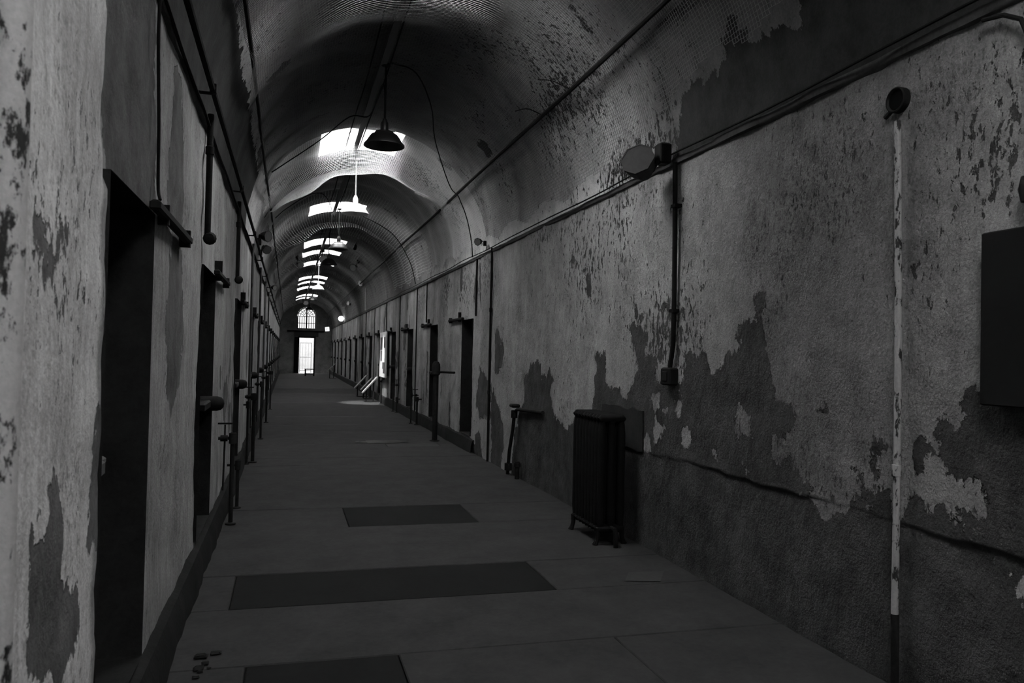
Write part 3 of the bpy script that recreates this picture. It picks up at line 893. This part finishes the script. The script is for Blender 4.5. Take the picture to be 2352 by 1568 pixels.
wire([(2.45, 6.72, 4.04), (2.36, 6.95, 4.18), (2.3, 7.2, 4.27)], .006, 'short loose cord hooking the net to the right pipe')
wire([(2.46, 7.55, 4.04), (2.38, 7.8, 4.17), (2.33, 8.1, 4.23)], .006, 'second loose cord hooking the net to the right pipe')

# ------------------------------------------------------------------ conduits on the ledges
MB().tube([(RX - .05 + .008 * math.sin(k * 1.3), 1.2 + k * .5, 3.105 + .008 * math.sin(k * .9)) for k in range(106)], .008, 6).build('conduit', RUBBER, None, True, label='thin black conduit lying along the right ledge', category='conduit')
lp = empty('ledge_pipe', (LX + .09, 1.2, 3.17), label='dark pipe carried on brackets along the top of the left wall', category='pipe')
MB().tube([(LX + .09, 1.2 + k * .8, 3.17 + .006 * math.sin(k)) for k in range(66)], .019, 8).build('pipe', RUST, lp, True)
for k in range(16):
    y = 2.0 + k * 3.1
    MB().box(LX - .03, LX + .10, y - .010, y + .010, 3.125, 3.14).box(LX + .075, LX + .115, y - .010, y + .03, 3.135, 3.195, None, .005).build('bracket', IRON, lp)
MB().tube([(LX + .03, 1.2 + k * .5, 3.06 + .01 * math.sin(k * 1.7)) for k in range(106)], .010, 6).build('conduit', RUBBER, None, True, label='thin black conduit below the pipe on the left wall', category='conduit')

def vertical_pipe(name, x, y, z0, z1, r, mat, lab, cat='pipe', joints=(), foot=None, seg=12, lean=0.0):
    o = empty(name, (x, y, z0), label=lab, category=cat)
    n = max(3, int((z1 - z0) / .2))
    MB().tube([(x, y + lean * k / n, z0 + (z1 - z0) * k / n) for k in range(n + 1)], r, seg).build('pipe', mat, o, True)
    for z in joints:
        MB().lathe([(r, -.03), (r * 1.35, -.025), (r * 1.35, .025), (r, .03)], seg, None, (x, y + lean * (z - z0) / (z1 - z0), z)).build('coupling', mat, o, True)
    return o

# left wall pipes
o = vertical_pipe('wall_pipe', LX + .10, 1.53, 0.0, 3.15, .038, OLDPIPE, 'thick flaking pipe at the extreme left edge of the picture', joints=(.9, 2.5))
for z in (1.0, 2.2):
    MB().box(LX - .02, LX + .10, 1.54, 1.58, z, z + .03).build('clip', IRON, o)
o = vertical_pipe('wall_pipe', LX + .035, 5.62, 2.3, 3.15, .021, RUST, 'rusty pipe dropping to the second left doorway', joints=(2.9,))
MB().lathe([(0, -.04), (.03, -.035), (.045, 0), (.03, .035), (0, .04)], 12, ROTX(math.pi / 2), (LX + .05, 5.62, 2.30)).build('elbow', RUST, o, True)
o = vertical_pipe('wall_pipe', LX + .035, 8.85, 2.3, 3.15, .021, RUST, 'rusty pipe dropping to the third left doorway', joints=(2.9,))
MB().lathe([(0, -.04), (.03, -.035), (.045, 0), (.03, .035), (0, .04)], 12, ROTX(math.pi / 2), (LX + .05, 8.85, 2.30)).build('elbow', RUST, o, True)
for k, y in enumerate((12.3, 15.8, 19.0, 22.4)):
    vertical_pipe('wall_pipe', LX + .035, y, .25, 3.15, .02, GREYPIPE, ['thin full-height pipe beside the fourth left doorway', 'thin full-height pipe beside the fifth left doorway', 'thin full-height pipe beside the sixth left doorway', 'thin full-height pipe beside the seventh left doorway'][k])
wire([(LX + .03, 3.52, 3.12), (LX + .028, 3.50, 2.85), (LX + .03, 3.56, 2.5), (LX + .028, 3.60, 2.25), (LX + .05, 3.52, 2.17)], .007, 'black cable hanging down the left wall to the nearest door track')

def stand_pipe(x, y, h, r, s, lab, arm=.12, tap=True):
    """pipe rising from the floor with a tee, a valve and an arm to the wall; s = direction to the wall"""
    o = empty('stand_pipe', (x, y, 0), label=lab, category='pipe', group='stand pipes beside the cells')
    MB().tube([(x, y, 0), (x, y, h * .5), (x, y, h)], r, 10).build('pipe', RUST, o, True)
    MB().lathe([(r, -.05), (r * 1.7, -.045), (r * 1.7, .045), (r, .05)], 12, None, (x, y, h)).build('tee', RUST, o, True)
    MB().tube([(x, y, h), (x + s * arm, y, h)], r * .75, 8).build('arm', RUST, o, True)
    if tap:
        v = MB().lathe([(0, -.035), (.028, -.03), (.028, .03), (0, .035)], 12, ROTY(math.pi / 2), (x + s * arm * .6, y, h)).build('valve', IRON, o, True)
        MB().tube([(x + s * arm * .55, y, h), (x + s * arm * .55, y, h + .12)], .007, 6).tube([(x + s * (arm * .55 - .06), y, h + .13), (x + s * (arm * .55 + .06), y, h + .13)], .008, 6).build('handle', IRON, v, True)
        MB().tube([(x + s * arm * .55, y + .01, h), (x + s * arm * .6, y + .01, .3)], .008, 6).build('drip_tube', RUST, o, True)
    MB().lathe([(r * 2.4, 0), (r * 2.4, .012), (r, .02)], 14, None, (x, y, 0)).build('floor_flange', RUST, o, True)
    return o
stand_pipe(-.45, 7.25, .76, .019, -1, 'rusty stand pipe with a valve, nearest on the left floor')
stand_pipe(-.44, 7.97, .42, .016, -1, 'short rusty stand pipe right behind the nearest left one', .1, False)
stand_pipe(-.43, 11.15, .90, .024, -1, 'thick rusty stand pipe before the fourth left doorway')
stand_pipe(-.50, 11.0, .80, .015, -1, 'thin rusty pipe close behind the thick left stand pipe', .06, False)
stand_pipe(-.42, 14.05, .95, .020, -1, 'rusty stand pipe past the fourth left doorway')
stand_pipe(-.41, 17.2, .95, .020, -1, 'rusty stand pipe past the fifth left doorway')
stand_pipe(-.41, 21.0, .95, .020, -1, 'farthest rusty stand pipe on the left floor')
o = empty('stand_pipe', (2.53, 13.5, 0), label='tall thick stand pipe with a domed cap on the right', category='pipe')
MB().tube([(2.53, 13.5, 0), (2.53, 13.5, .7), (2.53, 13.5, 1.28)], .048, 14).build('pipe', RUST, o, True)
MB().lathe([(.05, 1.16), (.072, 1.18), (.075, 1.30), (.068, 1.36), (.045, 1.40), (0, 1.415)], 18, None, (2.53, 13.5, 0)).build('cap', RUST, o, True)
MB().tube([(2.56, 13.5, 1.22), (2.80, 13.2, 1.22)], .02, 8).build('arm', RUST, o, True)
MB().lathe([(.09, 0), (.09, .012), (.05, .02)], 16, None, (2.53, 13.5, 0)).build('floor_flange', RUST, o, True)
stand_pipe(2.62, 16.85, .62, .017, 1, 'thin stand pipe with a long handle on the right, before the third right door', .16)
stand_pipe(2.70, 16.55, .55, .022, 1, 'stubby stand pipe beside the thin one on the right', .1, False)
stand_pipe(2.68, 20.3, .70, .017, 1, 'thin stand pipe beside the bright print board', .14)
stand_pipe(2.72, 19.9, .35, .02, 1, 'low stub of pipe on the right floor near the fourth right door', .08, False)
stand_pipe(2.70, 23.2, .75, .025, 1, 'dark stand pipe standing in front of the lit print board', .1, False)

# ------------------------------------------------------------------ right wall fittings
o = empty('wall_pipe', (RX - .035, 3.06, .36), label='chipped white pipe running down the right wall', category='pipe')
MB().tube([(RX - .035, 3.025 + .022 * k / 10 - .012 * math.sin(math.pi * k / 10), .36 + 2.36 * k / 10) for k in range(11)], .017, 12).build('pipe', WHITEPIPE, o, True)
MB().tube([(RX - .034, 3.02, -.02), (RX - .034, 3.024, .36)], .019, 12).build('lower_sleeve', KERB, o, True)
MB().lathe([(.017, -.03), (.023, -.026), (.023, .026), (.017, .03)], 12, None, (RX - .035, 3.025, 1.04)).build('coupling', WHITEPIPE, o, True)
o = empty('vent_collar', (RX, 3.10, 2.84), label='round black flue hole with an iron collar above the white pipe', category='vent')
MB().lathe([(.050, 0), (.062, .0), (.062, .036), (.056, .040), (.051, .036), (.048, .024), (0, .024)], 24, ROTY(-math.pi / 2), (RX, 3.065, 2.83)).build('collar', RUST, o, True)
MB().lathe([(0, .027), (.049, .027)], 24, ROTY(-math.pi / 2), (RX, 3.065, 2.83)).build('hole', DARKWOOD, o)
MB().tube([(RX - .018, 3.105, 2.79), (RX - .02, 3.145, 2.765)], .012, 6).build('hook', RUST, o, True)

o = empty('wall_panel', (RX - .06, 2.2, 1.38), label='plain dark metal panel on the right wall at the frame edge', category='panel')
MB().box(RX - .075, RX - .01, 1.45, 2.535, 1.385, 2.10, None, .006).build('panel_door', PANELM, o)
MB().box(RX - .04, RX + .02, 1.47, 2.52, 1.40, 2.08).build('back_box', IRON, o)
MB().lathe([(0, .03), (.018, .028), (.02, 0)], 12, ROTY(-math.pi / 2), (RX - .07, 1.60, 1.75)).build('knob', STEEL, o, True)
pts = [(RX - .03, 2.58, 3.02), (RX - .03, 2.48, 3.0), (RX - .03, 2.40, 2.95), (RX - .03, 2.365, 2.86), (RX - .03, 2.36, 2.6), (RX - .03, 2.355, 2.30)]
o = empty('bent_conduit', (RX - .04, 2.39, 2.15), label='dark conduit bending down to a knob over the wall panel', category='conduit')
MB().tube(pts, .010, 8).build('pipe', RUST, o, True)
MB().lathe([(0, -.06), (.035, -.05), (.045, 0), (.035, .05), (0, .06)], 14, None, (RX - .04, 2.34, 2.25)).build('fitting', IRON, o, True)

o = empty('wall_pipe', (RX - .03, 5.28, 1.33), label='black conduit pipe on the right wall ending in a switch box', category='pipe')
MB().tube([(RX - .03, 5.30, 3.05), (RX - .03, 5.285, 2.6), (RX - .03, 5.275, 2.0), (RX - .03, 5.28, 1.65), (RX - .03, 5.32, 1.50), (RX - .03, 5.32, 1.47)], .019, 10).build('pipe', IRON, o, True)
MB().box(RX - .07, RX + .01, 5.25, 5.40, 1.345, 1.48, None, .012).build('switch_box', IRON, o)
MB().box(RX - .078, RX - .065, 5.29, 5.36, 1.375, 1.45, None, .004).build('switch_plate', RUST, o)
for z in (1.9, 2.7):
    MB().box(RX - .052, RX + .01, 5.245, 5.315, z, z + .025).build('clip', IRON, o)
vertical_pipe('wall_pipe', RX - .02, 10.85, 0.0, 3.1, .018, RUST, 'thin rusty conduit standing on the floor right of the first right door', joints=(1.0, 2.2))
vertical_pipe('wall_pipe', RX - .02, 11.78, 2.15, 3.05, .015, RUST, 'short rusty conduit above the first right door')
for k, (y, z0) in enumerate(((16.3, 2.2), (17.6, .2), (20.4, .2), (23.3, 2.2), (26.6, .2), (29.6, .2))):
    vertical_pipe('wall_pipe', RX - .02, y, z0, 3.05, .014, RUST, ['short conduit above the second right door', 'conduit before the third right door', 'conduit before the fourth right door', 'conduit above the print board', 'conduit before the sixth right door', 'conduit before the seventh right door'][k] + ', full of rust')

# drain pipe by the bare patch
o = empty('drain_pipe', (RX - .05, 9.45, 0), label='old drain pipe elbowed to the floor beside the bare patch', category='pipe')
MB().tube([(RX - .03, 8.35, .90), (RX - .035, 8.9, .88), (RX - .05, 9.28, .87), (RX - .055, 9.40, .83), (RX - .055, 9.46, .6), (RX - .055, 9.60, .3), (RX - .055, 9.66, .0)], .022, 10).build('pipe', RUST, o, True)
MB().lathe([(.03, -.05), (.044, -.045), (.044, .045), (.03, .05)], 12, None, (RX - .055, 9.41, .80)).build('coupling', RUST, o, True)
MB().lathe([(.03, -.05), (.048, -.045), (.048, .045), (.03, .05)], 12, None, (RX - .055, 9.64, .10)).build('shoe', RUST, o, True)
MB().box(RX - .11, RX - .0, 9.33, 9.46, .885, .93, None, .012).build('clamp', IRON, o)
vertical_pipe('wall_pipe', RX - .05, 9.25, 0.0, .22, .03, RUST, 'short stub of pipe on the floor next to the drain pipe', joints=(.18,))

# ------------------------------------------------------------------ cast iron radiator
def radiator():
    x0, x1, y0, y1, h = 2.475, 2.725, 5.89, 6.53, 1.10
    o = empty('radiator', ((x0 + x1) / 2, (y0 + y1) / 2, 0), label='tall black cast iron column radiator standing by the right wall', category='radiator')
    n = 9
    dy = (y1 - y0) / n
    for k in range(n):
        y = y0 + (k + .5) * dy
        m = MB()
        w = dy * .46
        # three columns joined at top and bottom by rounded headers
        for cx in (x0 + .038, (x0 + x1) / 2, x1 - .038):
            prof = [(.6, .10), (.85, .16), (1.0, .22), (1.0, h - .18), (.85, h - .12), (.6, h - .07)]
            vs, fs = [], []
            seg = 10
            for s_, z in prof:
                for q in range(seg):
                    a = 2 * math.pi * q / seg
                    vs.append((cx + .034 * s_ * math.cos(a), y + w * s_ * math.sin(a), z))
            for i in range(len(prof) - 1):
                for q in range(seg):
                    j = (q + 1) % seg
                    fs.append((i * seg + q, i * seg + j, (i + 1) * seg + j, (i + 1) * seg + q))
            m.add(vs, fs)
        for zc in (.13, h - .06):
            m.tube([(x0 + .012, y, zc - .012), (x0 + .03, y, zc), (x1 - .03, y, zc), (x1 - .012, y, zc - .012)], [w * .7, w * 1.05, w * 1.05, w * .7], 10)
        m.build('section', CASTIRON, o, True)
        if k in (0, n - 1):
            for cx in (x0 + .02, x1 - .02):
                f = MB()
                sgn = -1 if cx < (x0 + x1) / 2 else 1
                f.tube([(cx, y, .14), (cx + sgn * .002, y, .07), (cx + sgn * .012, y, .03), (cx + sgn * .024, y, .0)], [.026, .02, .02, .028], 8)
                f.build('foot', CASTIRON, o, True)
    for zc in (.14, h - .08, .62):
        MB().tube([((x0 + x1) / 2, y0 + .01, zc), ((x0 + x1) / 2, y1 - .01, zc)], .026, 10).build('nipple_rod', CASTIRON, o, True)
    MB().tube([((x0 + x1) / 2, y0 + .01, .14), ((x0 + x1) / 2, y0 - .07, .14), ((x0 + x1) / 2, y0 - .09, .10), ((x0 + x1) / 2, y0 - .09, .0)], .02, 8).build('supply_pipe', CASTIRON, o, True)
radiator()
# dark unpainted patch left on the wall behind it
v = []
random.seed(3)
ol = []
for k in range(10): ol.append((6.66 - .85 * k / 9, 1.125 + random.uniform(-.022, .012)))
for k in range(1, 6): ol.append((5.80 + random.uniform(-.006, .008), 1.11 - .33 * k / 5))
for k in range(1, 10): ol.append((5.80 + .86 * k / 9, .775 + random.uniform(-.015, .015)))
nn = len(ol)
v = [(RX - .018, a, b) for a, b in ol] + [(RX + .02, a, b) for a, b in ol]
MB().add(v, [tuple(range(nn))] + [(i, (i + 1) % nn, nn + (i + 1) % nn, nn + i) for i in range(nn)]).build('soot_patch', mottled('sooty_plaster', .022, .6, 7, .9, 0, .2, .006), wall_right, label='dark unpainted patch behind the radiator')

# ------------------------------------------------------------------ floodlight under the ledge
def floodlight(name, loc, size, yaw, pitch, lab, body, lens, bracket_to=None):
    o = empty(name, loc, label=lab, category='floodlight', group='floodlights along the ledges')
    R = ROTZ(yaw) @ ROTX(pitch)
    L = Vector(loc)
    s = size
    # octagonal lens in a drum housing; the lamp looks along its local -y
    Rm = R @ ROTX(math.pi / 2)
    MB().lathe([(0, -s * .55), (s * .30, -s * .52), (s * .40, -s * .30), (s * .46, .0), (s * .50, s * .08), (s * .50, s * .16), (s * .46, s * .16)], 8, Rm, L).build('housing', body, o)
    MB().lathe([(0, s * .15), (s * .46, s * .15), (s * .46, s * .12)], 8, Rm, L).build('lens', lens, o)
    y = MB()
    a = L + R @ Vector((s * .54, s * .05, 0)); b = L + R @ Vector((-s * .54, s * .05, 0)); c = L + R @ Vector((0, s * .85, s * .1))
    y.tube([a, a.lerp(c, .7) + R @ Vector((s * .1, 0, 0)), c, b.lerp(c, .7) + R @ Vector((-s * .1, 0, 0)), b], s * .035, 6)
    y.build('yoke', IRON, o, True)
    if bracket_to is not None:
        MB().tube([c, Vector(bracket_to)], s * .06, 6).box(bracket_to[0] - s * .2, bracket_to[0] + s * .16, bracket_to[1] - s * .2, bracket_to[1] + s * .2, bracket_to[2] - s * .3, bracket_to[2] + s * .3, None, s * .05).build('mount', IRON, o)
    return o
floodlight('floodlight', (2.56, 5.42, 3.06), .27, -.75, -.35, 'large grey floodlight over the right wall beside the black pipe', LENS, LENS, (2.74, 5.36, 3.12))
floodlight('floodlight', (2.70, 11.25, 3.24), .12, -.8, .2, 'small dark floodlight on the right ledge near the first right door', IRON, STEEL, (2.77, 11.1, 3.2))
floodlight('floodlight', (2.50, 28.6, 4.05), .22, -.9, .1, 'pale floodlight high on the right haunch halfway down', PALE, PALE, (2.60, 28.4, 4.08))
floodlight('floodlight', (2.60, 36.0, 3.75), .18, -.9, .1, 'small pale floodlight far along the right haunch', PALE, PALE, (2.68, 35.9, 3.7))
floodlight('floodlight', (-.40, 13.9, 3.50), .20, .9, .1, 'black floodlight on the left ledge', BLACKEN, STEEL, (-.52, 13.9, 3.4))
floodlight('floodlight', (-.42, 14.6, 3.36), .17, .5, .5, 'second black floodlight just behind the one on the left ledge', BLACKEN, STEEL, (-.52, 14.6, 3.3))
floodlight('floodlight', (-.44, 24.0, 3.40), .17, .8, .2, 'far black floodlight on the left ledge', BLACKEN, STEEL, (-.54, 24.0, 3.3))
floodlight('floodlight', (.98, 24.85, 4.42), .26, .2, .4, 'black floodlight hung below the crown between two skylight panes', BLACKEN, STEEL, (.98, 24.85, 4.72))
floodlight('floodlight', (1.95, 25.2, 4.25), .24, -.5, .4, 'black floodlight hung from the right of the crown', BLACKEN, STEEL, (2.1, 25.2, 4.46))
floodlight('floodlight', (.30, 25.2, 4.25), .24, .5, .4, 'black floodlight hung from the left of the crown', BLACKEN, STEEL, (.2, 25.2, 4.48))
floodlight('floodlight', (.95, 47.6, 4.40), .30, .2, .4, 'farthest black floodlight hung over the end door', BLACKEN, STEEL, (.95, 47.6, 4.72))
vertical_pipe('wall_pipe', 2.66, 28.35, 3.05, 4.05, .02, PALE, 'pale pole rising from the right ledge to a floodlight')

# small spotlight put in to wash the print board and the floor before it
o = empty('added_spot', (1.75, 22.2, 4.50), label='small spotlight right of the crown over the print board', category='added_spot')
MB().lathe([(0, -.09), (.03, -.085), (.045, -.05), (.05, .06), (.046, .06), (.04, .0), (0, .0)], 16, ROTY(.25) @ ROTX(math.radians(180 - 28)), (1.75, 22.2, 4.50)).build('can', IRON, o, True)
MB().tube([(1.75, 22.2, 4.54), (1.78, 22.2, 4.66)], .012, 6).build('stem', IRON, o, True)
sl = bpy.data.lights.new('added_spot_light', 'SPOT')
sl.energy = 2600; sl.spot_size = math.radians(27); sl.spot_blend = .6; sl.shadow_soft_size = .04
so = bpy.data.objects.new('added_spot_light', sl)
COL.objects.link(so)
so.location = (1.77, 22.28, 4.40)
so.rotation_euler = (Vector((2.45, 23.75, .3)) - Vector(so.location)).to_track_quat('-Z', 'Y').to_euler()

# lit globe lamp far down the right wall
o = empty('globe_lamp', (2.66, 41.8, 3.28), label='glowing round lamp far down the right wall', category='lamp')
MB().lathe([(0, -.14), (.07, -.12), (.12, -.07), (.14, 0), (.12, .07), (.07, .12), (0, .14)], 20, None, (2.66, 41.8, 3.28)).build('globe', LIT, o, True)
MB().tube([(2.66, 41.8, 3.28), (2.66, 41.8, 3.45), (2.84, 41.8, 3.5)], .015, 6).build('arm', IRON, o, True)

# ------------------------------------------------------------------ exhibits
def print_board():
    o = empty('print_board', (RX - .07, 23.4, .80), label='white exhibit board with dark pictures hung on the right wall', category='board')
    y0, y1, z0, z1 = 22.55, 24.15, .80, 2.15
    MB().box(RX - .10, RX - .07, y0, y1, z0, z1).build('board', PAPER, o)
    MB().box(RX - .07, RX - .005, y0 + .06, y1 - .06, z0 + .06, z1 - .06).build('backing_frame', IRON, o)
    fx = RX - .1015
    def pic(a, b, c, d):
        MB().add([(fx, a, c), (fx, b, c), (fx, b, d), (fx, a, d)], [(0, 1, 2, 3)]).build('picture', INK, o)
    pic(23.45, 24.0, 1.62, 2.0); pic(23.5, 23.85, 1.28, 1.6); pic(22.75, 23.1, 1.68, 2.0); pic(22.8, 23.2, .92, 1.25); pic(23.2, 23.4, 1.05, 1.25)
print_board()
def reader_stand(y, xl, zl, xh, zh, lab, wid=.30):
    o = empty('reader_stand', ((xl + xh) / 2, y, 0), label=lab, category='display stand', group='slanted reader stands')
    a = math.atan2(zh - zl, xh - xl)
    ln = math.hypot(zh - zl, xh - xl)
    c = Vector(((xl + xh) / 2, y, (zl + zh) / 2))
    R = ROTY(-a)
    p = MB(); p.box(-ln / 2, ln / 2, -wid / 2, wid / 2, -.018, .012)
    MB().add([c + R @ Vector(q) for q in p.v], p.f).build('panel', STEEL, o)
    p = MB(); p.box(-ln / 2 + .03, ln / 2 - .03, -wid / 2 + .03, wid / 2 - .03, .012, .016)
    MB().add([c + R @ Vector(q) for q in p.v], p.f).build('print', PALE, o)
    for dx in (-.10, .12):
        zz = c.z + math.tan(a) * dx - .02
        MB().box(c.x + dx - .02, c.x + dx + .02, y - .03, y + .03, .02, zz).build('post', IRON, o)
    MB().box(xl + .08, xh + .05, y - .2, y + .2, 0.001, .022, None, .004).build('base', IRON, o)
reader_stand(24.3, 2.24, .27, 2.70, .78, 'slanted reader stand nearest the viewer, in the pool of light')
reader_stand(25.9, 2.34, .28, 2.72, .70, 'middle slanted reader stand behind the lit one')
reader_stand(27.2, 2.24, .28, 2.66, .74, 'rearmost slanted reader stand of the three')
reader_stand(44.8, 2.18, .42, 2.62, .85, 'lone slanted reader stand near the end wall')

o = empty('bench', (1.3, 48.8, 0), label='low dark wooden bench in front of the bright end door', category='bench')
MB().box(1.0, 1.6, 48.6, 49.0, .38, .43, None, .008).build('seat', DARKWOOD, o)
for x in (1.05, 1.55):
    MB().box(x - .04, x + .04, 48.64, 48.96, 0, .38, None, .006).build('leg', DARKWOOD, o)
MB().box(1.09, 1.51, 48.78, 48.82, .10, .16).build('stretcher', DARKWOOD, o)

o = empty('exit_sign', (2.46, 52.6, 2.9), label='small lit white sign hanging from the beam end by the right wall', category='sign')
MB().box(2.33, 2.60, 52.58, 52.62, 2.86, 3.14, ROTY(-.1)).build('sign_face', SIGNLIT, o)
for dx, dz in ((-.06, .03), (-.05, -.05), (.04, .02)):
    MB().box(2.465 + dx - .025, 2.465 + dx + .02, 52.572, 52.579, 3.0 + dz - .02, 3.0 + dz + .02).build('mark', INK, o)
MB().tube([(2.46, 52.6, 3.1), (2.46, 52.6, 3.6), (2.62, 52.6, 3.9)], .008, 5).build('hanger', IRON, o)

# debris against the left kerb
random.seed(11)
for k in range(7):
    x, y, s = random.uniform(-.46, -.28), random.uniform(3.9, 4.35), random.uniform(.008, .03)
    m = MB().box(x - s, x + s, y - s * .8, y + s * .8, 0.0, s * .7, None, s * .3)
    m.v = [(p[0] + random.uniform(-s, s) * .25, p[1] + random.uniform(-s, s) * .25, max(0.002, p[2] + random.uniform(-s, s) * .1)) for p in m.v]
    m.build('plaster_lump', KERB, None, label=['broad flat lump', 'tiny round crumb', 'thin chip', 'small square lump', 'longish crumb', 'low worn lump', 'smallest crumb'][k] + ' of fallen plaster by the left kerb', category='rubble', group='lumps of fallen plaster by the kerb')
